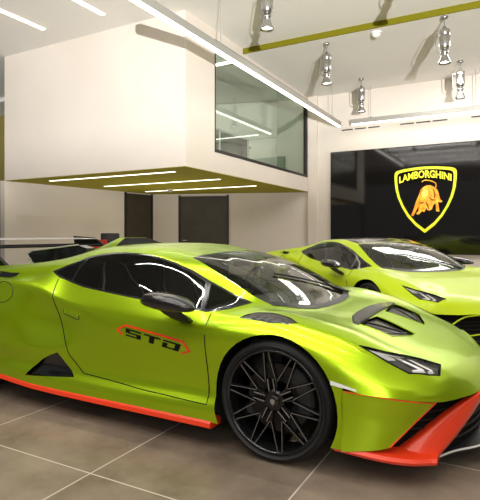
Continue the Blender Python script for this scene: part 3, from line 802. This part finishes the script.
# floor: brown stone tiles with pale joints
fl = mat('brown_stone_tile', (.15, .11, .08), .26, spec=.5)
n, l, b_ = nodes(fl)
tc = n.new('ShaderNodeTexCoord'); sx = n.new('ShaderNodeSeparateXYZ'); l.new(tc.outputs['Object'], sx.inputs[0])
T = .9915
def mth(op, a, b=None):
    q = n.new('ShaderNodeMath'); q.operation = op
    for i, v in enumerate((a, b)):
        if v is None: continue
        if isinstance(v, (int, float)): q.inputs[i].default_value = v
        else: l.new(v, q.inputs[i])
    return q.outputs[0]
def line(axis, off):
    fx = mth('FRACT', mth('DIVIDE', mth('ADD', sx.outputs[axis], 100*T-off+T/2), T))
    return mth('LESS_THAN', mth('ABSOLUTE', mth('SUBTRACT', fx, .5)), .0042)
def cell(axis, off): return mth('FLOOR', mth('DIVIDE', mth('ADD', sx.outputs[axis], 100*T-off), T))
ln = mth('MAXIMUM', line('X', .223), line('Y', -1.468))
cb = n.new('ShaderNodeCombineXYZ'); l.new(cell('X', .223), cb.inputs[0]); l.new(cell('Y', -1.468), cb.inputs[1])
wn = n.new('ShaderNodeTexWhiteNoise'); wn.noise_dimensions = '3D'; l.new(cb.outputs[0], wn.inputs['Vector'])
ns = n.new('ShaderNodeTexNoise'); ns.inputs['Scale'].default_value = 2.2; ns.inputs['Detail'].default_value = 7; ns.inputs['Roughness'].default_value = .62
l.new(tc.outputs['Object'], ns.inputs['Vector'])
fac = mth('ADD', mth('MULTIPLY', ns.outputs['Fac'], .9), mth('MULTIPLY', wn.outputs['Value'], .18))
cr = n.new('ShaderNodeValToRGB'); l.new(fac, cr.inputs['Fac'])
cr.color_ramp.elements[0].position = .30; cr.color_ramp.elements[0].color = (.125, .095, .07, 1)
cr.color_ramp.elements[1].position = .75; cr.color_ramp.elements[1].color = (.30, .235, .178, 1)
mx = n.new('ShaderNodeMix'); mx.data_type = 'RGBA'; l.new(ln, mx.inputs[0]); l.new(cr.outputs[0], mx.inputs[6]); mx.inputs[7].default_value = (.55, .48, .40, 1)
l.new(mx.outputs[2], b_.inputs['Base Color'])
M['floor'] = fl

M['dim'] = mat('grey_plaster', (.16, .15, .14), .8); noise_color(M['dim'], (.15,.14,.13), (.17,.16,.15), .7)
struct('floor', B(-16, 9, -9, 12, -.2, 0), fl)
# ceilings: the nearer one a step higher, shade on the step face put into its olive colour
struct('ceiling', B(-16, 9, 2.4, 6.78, 5.5, 5.7), M['ceil'])
struct('ceiling_front', B(-16, 9, -9, 2.4, 5.5, 5.7), M['dim'])
struct('ceiling_far', B(-16, 9, 6.80, 12, 5.38, 5.7), M['ceil'])
struct('trim_1', B(-4.34, 9, 6.775, 6.80, 5.375, 5.5), mat('olive_step_shade', (.17, .155, .008), .8, spec=.1))
# back wall behind the screen, a pier at its left
struct('wall_back', B(-4.05, 9, 11.0, 11.3, 0, 5.5), M['wall'])
struct('wall_pier', B(-4.34, -4.05, 10.9, 11.3, 0, 5.5), M['wall2'])
struct('wall_right', B(8.8, 9, -9, 11, 0, 5.5), M['dim'])
struct('wall_left', B(-16, -15.8, -9, 11, 0, 5.5), M['dim'])
# the raised gallery
struct('wall_gallery_front', B(-9.62, -4.35, 4.5, 4.62, 2.53, 5.5), M['wall'])
b = bmesh.new()
box(b, -4.47, -4.35, 4.62, 5.56, 2.53, 5.5); box(b, -4.47, -4.35, 10.87, 11.1, 2.53, 5.5); box(b, -4.47, -4.35, 5.56, 10.87, 2.53, 2.95); box(b, -4.47, -4.35, 5.56, 10.87, 5.30, 5.5)
struct('wall_gallery_right', b, M['wall'])
pl = [(-9.62, 4.5), (-4.35, 4.5), (-4.35, 11.1), (-9.0, 9.5)]
b = bmesh.new(); prism(b, [(x, y, 2.52) for x, y in [(-9.62, 4.497), (-4.347, 4.497), (-4.347, 11.1), (-9.0, 9.5)]], (0, 0, .009)); struct('ceiling_soffit', b, M['olive'])
b = bmesh.new(); prism(b, [(x, y, 2.536) for x, y in [(-9.6, 4.63), (-4.48, 4.63), (-4.48, 11.0), (-8.9, 9.5)]], (0, 0, .30)); struct('floor_gallery', b, M['wall2'])
b = bmesh.new(); prism(b, [(-9.62, 4.5, 0), (-9.0, 9.42, 0), (-9.15, 9.5, 0), (-9.78, 4.5, 0)], (0, 0, 2.528)); struct('wall_alcove_left', b, M['wall'])
b = bmesh.new(); prism(b, [(-9.0, 9.42, 0), (-4.34, 11.05, 0), (-4.34, 11.25, 0), (-9.15, 9.5, 0)], (0, 0, 2.528)); struct('wall_alcove_back', b, M['wall'])
# gallery inside: back wall and a pale partition
struct('wall_gallery_back', B(-9.6, -9.5, 4.7, 9.4, 2.85, 5.3), M['wall2'])
b = bmesh.new(); prism(b, [(-9.5, 9.45, 2.85), (-4.5, 11.05, 2.85), (-4.5, 11.2, 2.85), (-9.5, 9.6, 2.85)], (0, 0, 2.5)); struct('wall_gallery_far', b, M['ceil'])
# corridor at far left
struct('wall_corridor', B(-15.7, -9.8, 8.0, 8.2, 0, 5.5), M['olive_wall'])
# unseen street front; sill height chosen to block low_light from the cars
b = bmesh.new()
for x in (-16, -12, -8, -4, 0, 2.9, 8.9): box(b, x-.06, x+.06, -9.0, -8.85, 0, 5.5)
box(b, -16, 9, -9, -8.85, 0, .535); box(b, -16, 9, -9, -8.85, 4.6, 5.5)
struct('window_2', b, M['frame'])

# gallery window
wf = bmesh.new(); y0, y1, z0, z1 = 5.56, 10.87, 2.95, 5.30
box(wf, -4.44, -4.34, y0, y1, z0, z0+.07); box(wf, -4.44, -4.34, y0, y1, z1-.07, z1); box(wf, -4.44, -4.34, y1-.08, y1, z0, z1); box(wf, -4.44, -4.34, y0, y0+.03, z0, z1)
w1 = struct('window_1', wf, M['frame'], 'black framed gallery window above the olive soffit')
obj('window_pane', B(-4.40, -4.39, y0+.03, 8.76, z0+.07, z1-.07), M['pane'], w1)
obj('window_pane', B(-4.40, -4.39, 8.78, y1-.08, z0+.07, z1-.07), glass('frosted_glass', (.62, .70, .62), 1.5, .10), w1)

# doors under the gallery
def wall_door(name, a, c, h):
    a, c = Vector(a), Vector(c); d = (c-a).normalized(); nn = Vector((d.y, -d.x, 0))
    b = bmesh.new(); prism(b, [a+nn*.005, c+nn*.005, c+nn*.03, a+nn*.03], (0, 0, h)); o = struct(name, b, M['door'])
    b = bmesh.new()
    for p in (a, c): prism(b, [p-d*.03+nn*.005, p+d*.03+nn*.005, p+d*.03+nn*.05, p-d*.03+nn*.05], (0, 0, h+.03))
    prism(b, [a-d*.03+nn*.005, c+d*.03+nn*.005, c+d*.03+nn*.05, a-d*.03+nn*.05], (0, 0, .04)); 
    obj('door_frame', b, M['frame'], o)
    b = bmesh.new(); p = a + d*.12 + nn*.03 + Vector((0,0,1.05)); tube(b, [p, p+nn*.05, p+nn*.05+d*.13], .012, 8); obj('door_handle', b, M['chrome'], o)
wall_door('door_1', (-9.155, 8.22, 0), (-9.02, 9.30, 0), 2.48)
wall_door('door_2', (-8.2, 9.70, 0), (-6.73, 10.214, 0), 2.44)

# ------------------------------------------------------------------ ceiling lights
def soffit_light(y, xa, xb, label):
    t = thing('ceiling_strip_light', label, 'light', ((xa+xb)/2, y, 2.53), 0, 'strip lights in the olive soffit'); h = (xb-xa)/2
    obj('light_trim', B(-h, h, -.05, .05, -.012, 0), M['ceil'], t); obj('diffuser', B(-h+.01, h-.01, -.034, .034, -.02, -.012), M['led_soffit'], t)
soffit_light(5.02, -8.66, -4.97, 'strip light in olive soffit nearest its front edge')
soffit_light(6.65, -8.47, -4.87, 'middle one of three strip lights in olive soffit')
soffit_light(8.45, -8.55, -4.84, 'strip light in olive soffit closest to the dark doors')
t = thing('ceiling_sensor', 'small pale sensor dome on olive soffit by the rear strip light', 'sensor', (-7.5, 8.25, 2.53))
obj('sensor_base', lathe(bmesh.new(), [(0,0),(.10,0),(.10,-.03),(0,-.03)], 20), M['ceil'], t); obj('sensor_dome', lathe(bmesh.new(), [(.07,-.03),(.06,-.07),(.03,-.09),(0,-.095)], 20), M['alu'], t, True)
def ceiling_strip(x, ya, yb, label):
    t = thing('recessed_ceiling_light', label, 'light', (x, (ya+yb)/2, 5.5), 0, 'recessed strip lights in the left ceiling'); h = (yb-ya)/2
    obj('light_trim', B(-.06, .06, -h, h, -.01, 0), M['ceil'], t); obj('diffuser', B(-.045, .045, -h+.01, h-.01, -.018, -.01), M['led_warm'], t)
ceiling_strip(-7.44, 1.2, 3.84, 'recessed ceiling strip light at the top left corner')
ceiling_strip(-5.86, 1.3, 3.91, 'recessed ceiling strip light ending just before the hanging bar shadow')
ceiling_strip(-4.30, 1.4, 3.98, 'recessed ceiling strip light just left of the long hanging light bar')

def hanging_bar(label, loc, rz, length, rods):
    t = thing('linear_pendant', label, 'light', loc, rz, 'suspended linear lights')
    obj('bar_housing', B(-.055, .055, 0, length, .02, .15, bev=.006), M['alu'], t)
    obj('diffuser', B(-.043, .043, .02, length-.02, .0, .02), M['led_warm'], t)
    for y in rods:
        b = bmesh.new(); tube(b, [(0, y, .15), (0, y, 5.38 - loc[2] + (.12 if loc[1]+y < 6.78 and rz == 0 else 0))], .007, 6); lathe(b, [(.03, .15), (.03, .18), (0, .18)], 12, o=(0, y, 0)); obj('suspension_rod', b, M['alu'], t)
hanging_bar('long grey suspended light bar running from the front past the gallery window', (-3.3, 1.75, 4.33), 0, 8.95, (2.3, 8.3))
hanging_bar('grey suspended light bar along the wall above the black screen', (-2.93, 10.62, 4.33), -math.pi/2, 6.5, (.55, 3.2, 6.0))

# spotlights
def spotlight(label, x, y, zc, first=[None]):
    if first[0]:
        t = copy_tree(first[0]); t.location = (x, y, zc)
    else:
        t = thing('spotlight', label, 'spotlight', (x, y, zc), 0, 'hanging ceiling spotlights'); first[0] = t
        obj('ceiling_cup', lathe(bmesh.new(), [(0,0),(.07,0),(.072,-.03),(.05,-.055),(0,-.06)], 20), M['chrome'], t, True)
        b = bmesh.new(); tube(b, [(0,0,-.05), (0,0,-.20)], .012, 8); lathe(b, [(.012,-.17),(.035,-.19),(.04,-.22),(.02,-.25),(0,-.25)], 14); obj('stem', b, M['chrome'], t)
        b = bmesh.new(); lathe(b, [(0,-.25),(.085,-.25),(.10,-.27),(.10,-.36),(.094,-.365),(.10,-.37),(.10,-.55),(.092,-.60),(.05,-.64),(0,-.64)], 28); obj('gear_housing', b, M['chrome'], t, True)
        b = bmesh.new(); tube(b, [(-.10,0,-.30), (-.16,0,-.27), (-.17,0,-.34), (-.16,0,-.62), (-.085,0,-.70)], .010, 6); obj('bracket', b, M['chrome'], t)
        for a in (0, 1, 2, 3):
            pass
        b = bmesh.new(); lathe(b, [(.05,-.62),(.055,-.66),(.075,-.665),(.075,-.70),(.06,-.71),(.065,-.76),(.095,-.83),(.118,-.875),(.118,-.89),(.108,-.89),(.085,-.83),(.05,-.80),(0,-.80)], 28); obj('reflector_cup', b, M['chrome'], t, True)
        obj('bulb', lathe(bmesh.new(), [(0,-.825),(.078,-.83),(.088,-.86),(0,-.87)], 20), M['lamp'], t)
    t['label'] = label
spotlight('chrome hanging spotlight at top centre, nearest to the long light bar', -2.45, 4.12, 5.5)
spotlight('chrome hanging spotlight at the top edge, showing only its glowing cup', -.06, 4.07, 5.5)
spotlight('chrome hanging spotlight just beyond the olive step, above the gallery window end', -2.45, 7.1, 5.38)
spotlight('large chrome hanging spotlight at right, just beyond the olive ceiling step', -.04, 6.9, 5.38)
spotlight('small far chrome spotlight above the left end of the black screen', -2.45, 9.9, 5.38)
spotlight('small far chrome spotlight at right, above the emblem on the screen', -.01, 9.7, 5.38)
t = thing('smoke_detector', 'small white smoke detector dome on ceiling beside the olive step', 'smoke detector', (-1.36, 7.02, 5.38))
obj('detector_base', lathe(bmesh.new(), [(0,0),(.11,0),(.11,-.03),(0,-.03)], 20), M['white_strip'], t); obj('detector_dome', lathe(bmesh.new(), [(.09,-.03),(.085,-.07),(.05,-.10),(0,-.11)], 20), M['white_strip'], t, True)

# air slots on the wall
for k, (xa, xb, lab) in enumerate(((-3.32, -2.16, 'black slot diffuser high on the wall, leftmost of three'), (-1.66, -.38, 'black slot diffuser high on the wall, above the emblem'), (.14, 1.4, 'black slot diffuser high on the wall, cut by the right edge'))):
    t = thing('slot_vent', lab, 'air vent', ((xa+xb)/2, 11.0, 4.29), 0, 'slot diffusers above the screen'); h = (xb-xa)/2
    for j in range(3):
        w = 2*h/3; obj('slot', B(-h+j*w, -h+(j+1)*w-.06, -.012, -.002, -.016, .016), M['frame'], t)

# ------------------------------------------------------------------ video wall with the emblem
vw = thing('video_wall', 'large glossy black wall screen showing a yellow bull shield', 'screen', (-.5, 11.0, .72))
obj('screen_panel', B(-3.14, 3.3, -.07, -.012, 0, 2.93, bev=.004), M['display'], vw)
obj('screen_bezel', B(-3.16, 3.32, -.011, -.004, -.02, 2.95), M['frame'], vw)
def smooth2(pts): return [(p[0], p[1]) for p in smooth_line([(a, c, 0) for a, c in pts], 5)]
def on_screen(p, d=.0): return (p[0]+.5, -.074-d, p[1]-.72)
yel = mat('emblem_yellow', (.75, .78, .02), .4, emit=(.80, .78, .03), estr=.55)
noise_color(yel, (.45, .72, .03), (.95, .75, .02), 1.1)
half = [(0,3.07),(.30,3.055),(.60,3.02),(.74,2.985),(.785,2.94),(.80,2.86),(.795,2.70),(.77,2.48),(.71,2.24),(.60,1.98),(.45,1.72),(.25,1.48),(0,1.275)]
def ring(sc, cy=2.32):
    r_ = [(x*sc, cy+(z-cy)*sc) for x, z in half]; full = r_ + [(-x, z) for x, z in r_[::-1][1:-1]]
    return [on_screen((-1.0+x, z)) for x, z in full]
A, C_ = ring(1.0), ring(.905)
b = bmesh.new(); sheet(b, A+[A[0]], C_+[C_[0]]); obj('emblem_border', b, yel, vw)
b = bmesh.new(); b.faces.new([b.verts.new((p[0], p[1]+.001, p[2])) for p in ring(.905)]); obj('emblem_field', b, M['display'], vw)
txt = bpy.data.curves.new('emblem_lettering', 'FONT'); txt.body = 'LAMBORGHINI'; txt.size = .30; txt.align_x = 'CENTER'; txt.resolution_u = 3; txt.offset = .010
to = bpy.data.objects.new('emblem_lettering_curve', txt); COL.objects.link(to)
bpy.context.view_layer.update()
me = bpy.data.meshes.new_from_object(to.evaluated_get(bpy.context.evaluated_depsgraph_get()))
bpy.data.objects.remove(to); bpy.data.curves.remove(txt)
xs = [v.co.x for v in me.vertices]; wid = max(xs)-min(xs); mid_x = (max(xs)+min(xs))/2; hgt = max(v.co.y for v in me.vertices)
for v in me.vertices:
    u = (v.co.x-mid_x)/wid*1.34; w = v.co.y/hgt*.20
    p = on_screen((-1.0+u, 2.775 - .21*(u/.65)**2*.55 + w*(1-.10*abs(u)/.65)), .002); v.co = p
ltr = mat('emblem_letter_yellow', (.85, .80, .03), .4, emit=(.85, .80, .04), estr=.6)
me.materials.clear(); me.materials.append(ltr); link(bpy.data.objects.new('emblem_lettering', me), vw)
gold = mat('emblem_gold', (.80, .33, .01), .45, emit=(.85, .36, .02), estr=.55)
noise_color(gold, (.62, .13, .005), (1.0, .62, .06), 5.5, 5, .38, .62)
bull = [(-0.942, 2.559), (-1.026, 2.525), (-1.111, 2.44), (-1.147, 2.315), (-1.208, 2.177), (-1.24, 2.088), (-1.269, 1.987), (-1.313, 1.86), (-1.355, 1.771), (-1.338, 1.733), (-1.289, 1.742), (-1.233, 1.858), (-1.147, 2.035), (-1.116, 1.97), (-1.16, 1.869), (-1.22, 1.82), (-1.201, 1.771), (-1.147, 1.785), (-1.104, 1.835), (-1.051, 1.981), (-1.031, 1.955), (-1.06, 1.867), (-1.014, 1.838), (-0.974, 1.903), (-0.969, 1.966), (-0.942, 1.902), (-0.878, 1.871), (-0.816, 1.912), (-0.788, 1.999), (-0.729, 2.098), (-0.71, 1.997), (-0.71, 1.852), (-0.628, 1.845), (-0.642, 1.97), (-0.665, 2.108), (-0.588, 2.088), (-0.553, 2.11), (-0.576, 2.148), (-0.651, 2.175), (-0.642, 2.283), (-0.658, 2.371), (-0.693, 2.447), (-0.764, 2.513), (-0.859, 2.561)]
b = bmesh.new(); f = b.faces.new([b.verts.new(on_screen(p, .002)) for p in bull]); bmesh.ops.triangulate(b, faces=[f])
tube(b, [on_screen(p, .004) for p in smooth2([(-1.075, 2.655), (-1.026, 2.69), (-0.907, 2.689), (-0.788, 2.648), (-0.722, 2.599), (-0.717, 2.486)])], .014, 6)
obj('emblem_bull', b, gold, vw)
dk = mat('emblem_shadow', (.30, .05, .004), .5, emit=(.30, .05, .004), estr=.3)
b = bmesh.new()
for ln_ in [[(-0.966, 2.105), (-0.919, 2.003), (-0.895, 1.914)], [(-1.147, 2.111), (-1.087, 2.084), (-1.026, 2.107)], [(-0.788, 2.452), (-0.741, 2.324), (-0.752, 2.199)], [(-0.883, 2.229), (-0.811, 2.163), (-0.717, 2.153)]]:
    tube(b, [on_screen(p, .004) for p in ln_], [.012]+[.02]*(len(ln_)-2)+[.01], 5)
obj('bull_shading', b, dk, vw)
b = bmesh.new(); b.faces.new([b.verts.new(on_screen(p, .003)) for p in [(-1.087, 2.363), (-1.014, 2.462), (-0.931, 2.42), (-0.919, 2.293), (-0.99, 2.233), (-1.075, 2.248)]]); obj('bull_highlight', b, mat('emblem_pale_gold', (.95, .72, .12), .4, emit=(.95, .74, .12), estr=.6), vw)

# ------------------------------------------------------------------ things in the gallery and under it
mo = thing('monitor', 'black monitor on desk behind the gallery window', 'monitor', (-6.3, 8.05, 3.82), 2.2)
obj('monitor_screen', B(-.36, .36, -.03, .03, .12, .58, bev=.01), M['satin'], mo); b = bmesh.new(); box(b, -.03, .03, 0, .05, 0, .25); box(b, -.15, .15, -.08, .12, 0, .02); obj('monitor_stand', b, M['satin'], mo)
dk_ = thing('desk', 'grey desk with white frame behind the gallery window', 'desk', (-6.3, 8.2, 2.84), 0)
obj('desk_top', B(-.6, .6, -1.1, 1.6, .93, .98, bev=.008), mat('grey_desk_top', (.25, .26, .27), .4), dk_)
for dx in (-.55, .55):
    for dy in (-1.05, 1.5): obj('leg', B(dx-.03, dx+.03, dy-.03, dy+.03, 0, .93), M['white_strip'], dk_)
sc_ = thing('glass_partition', 'low glazed office partition with white posts inside the gallery', 'partition', (-5.5, 6.3, 2.84), 0)
b = bmesh.new()
for y in (0, 1.35, 2.9): box(b, -.025, .025, y-.03, y+.03, 0, 1.05)
box(b, -.03, .03, -.03, 2.93, 1.05, 1.10); obj('partition_frame', b, M['white_strip'], sc_)
obj('partition_panel', B(-.012, .012, .03, 2.87, .02, 1.05), glass('smoky_glass', (.35, .38, .38), 1.5, .05), sc_)
gl_ = thing('gallery_bright_strip', 'short bright strip at the top left of the gallery window', 'light', (-4.85, 6.75, 5.24))  # glowing strip under the gallery ceiling, behind the pane
obj('light_trim', B(-.30, .36, -.08, .08, 0, .06), M['ceil'], gl_); obj('diffuser', B(-.29, .35, -.06, .06, -.02, 0), M['led_warm'], gl_)

def lounge_chair(name, label, x, y, h, m, rz):
    t = thing(name, label, 'chair', (x, y, 0), rz)
    obj('seat', B(-.26, .26, -.26, .26, .44, .54, bev=.03), m, t, True)
    obj('backrest', B(-.25, .25, .20, .28, .56, h, bev=.03), m, t, True)
    b = bmesh.new(); tube(b, [(0,0,.06), (0,0,.45)], .03, 10)
    for k in range(5):
        a = 2*math.pi*k/5; tube(b, [(0,0,.09), (.28*math.cos(a), .28*math.sin(a), .05)], .02, 6); lathe(b, [(0,.0),(.03,.0),(.03,.05),(0,.05)], 10, o=(.28*math.cos(a), .28*math.sin(a), 0))
    obj('swivel_base', b, M['satin'], t)
lounge_chair('office_chair', 'black office chair back standing behind the car roof scoop', -8.43, 6.8, 1.27, M['satin'], .7)
lounge_chair('office_chair', 'red chair back standing just left of the black office chair', -7.17, 5.0, 1.115, mat('red_fabric', (.55, .02, .012), .7), .7)
ct = thing('reception_counter', 'black counter at the far left edge behind the wall end', 'counter', (-11.2, 6.3, 0))
obj('counter_body', B(-1.3, 1.3, -.3, .3, 0, 1.38, bev=.01), M['satin'], ct); obj('counter_top', B(-1.35, 1.35, -.35, .35, 1.38, 1.42), M['black'], ct)
yr = thing('yellow_rail', 'yellow rail on posts at the far left edge', 'rail', (-11.2, 6.9, 0))
obj('rail_bar', B(-1.4, 1.4, -.03, .03, 1.55, 1.66), mat('rail_yellow', (.75, .50, .02), .4), yr)
for x in (-1.3, 0, 1.3): obj('post', B(x-.03, x+.03, -.025, .025, 0, 1.55), M['satin'], yr)

# ------------------------------------------------------------------ the two cars
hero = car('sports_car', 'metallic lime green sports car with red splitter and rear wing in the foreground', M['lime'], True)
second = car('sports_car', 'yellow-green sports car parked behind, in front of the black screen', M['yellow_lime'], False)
second.location = (.25, 3.19, 0); second.rotation_euler = (0, 0, math.radians(-40)); second.scale = (1.025,)*3

# ------------------------------------------------------------------ light
W = bpy.data.worlds.new('world'); S.world = W; W.use_nodes = True
bg = W.node_tree.nodes['Background']; bg.inputs[0].default_value = (.95, .97, 1.0, 1); bg.inputs[1].default_value = .15
def area(name, loc, sx_, sy_, e, col=(1,.96,.90), rot=(0,0,0), spread=None):
    L_ = bpy.data.lights.new(name, 'AREA'); L_.shape = 'RECTANGLE'; L_.size = sx_; L_.size_y = sy_; L_.energy = e; L_.color = col
    if spread: L_.spread = spread
    o = bpy.data.objects.new(name, L_); o.location = loc; o.rotation_euler = rot; COL.objects.link(o); return o
for y_ in (-5.2, -3.4, -1.6, .2): area('ceiling_tube', (-1.2, y_, 5.4), 6.5, .045, 105)
area('front_fill', (3.2, -7.6, 3.3), 4, 2.0, 110, (1, .98, .94), (math.radians(68), 0, math.radians(24)))  # added fill for the near car's flank, no fixture there
area('rear_fill', (1.0, 8.6, 5.3), 5, 1.5, 230)  # added fill over the second car, stands for no fixture
area('alcove_wash', (-6.8, 7.2, 2.48), 3, 3, 30, (1, .93, .8))
area('alcove_fill', (-6.8, 7.2, .4), 2.5, 2.5, 25, (1, .93, .8), (math.pi, 0, 0))  # hidden uplight added to brighten the soffit
area('gallery_fill', (-6.6, 7.8, 3.0), 2.5, 2.5, 60, (.96, 1, .88), (math.pi, 0, 0))  # added uplight that brightens the gallery interior
area('olive_fill', (2.6, -6.2, .25), 3, 1.2, 190, (1, .88, .12), (math.pi, 0, 0))  # added olive fill behind the viewer, tints the ceiling shadows
# low light thrown in over the street sill
sp = bpy.data.lights.new('low_light', 'SPOT'); sp.energy = 18500; sp.spot_size = math.radians(120); sp.spot_blend = .3; sp.shadow_soft_size = .05; sp.color = (1, .985, .97)
so = bpy.data.objects.new('low_light', sp); so.location = (5.8, -9.6, .45); COL.objects.link(so)
so.rotation_euler = (Vector((-3.2, 7.5, 4.6)) - Vector(so.location)).to_track_quat('-Z', 'Y').to_euler()

S.view_settings.view_transform = 'Standard'; S.view_settings.look = 'None'; S.view_settings.exposure = 0; S.view_settings.gamma = 1
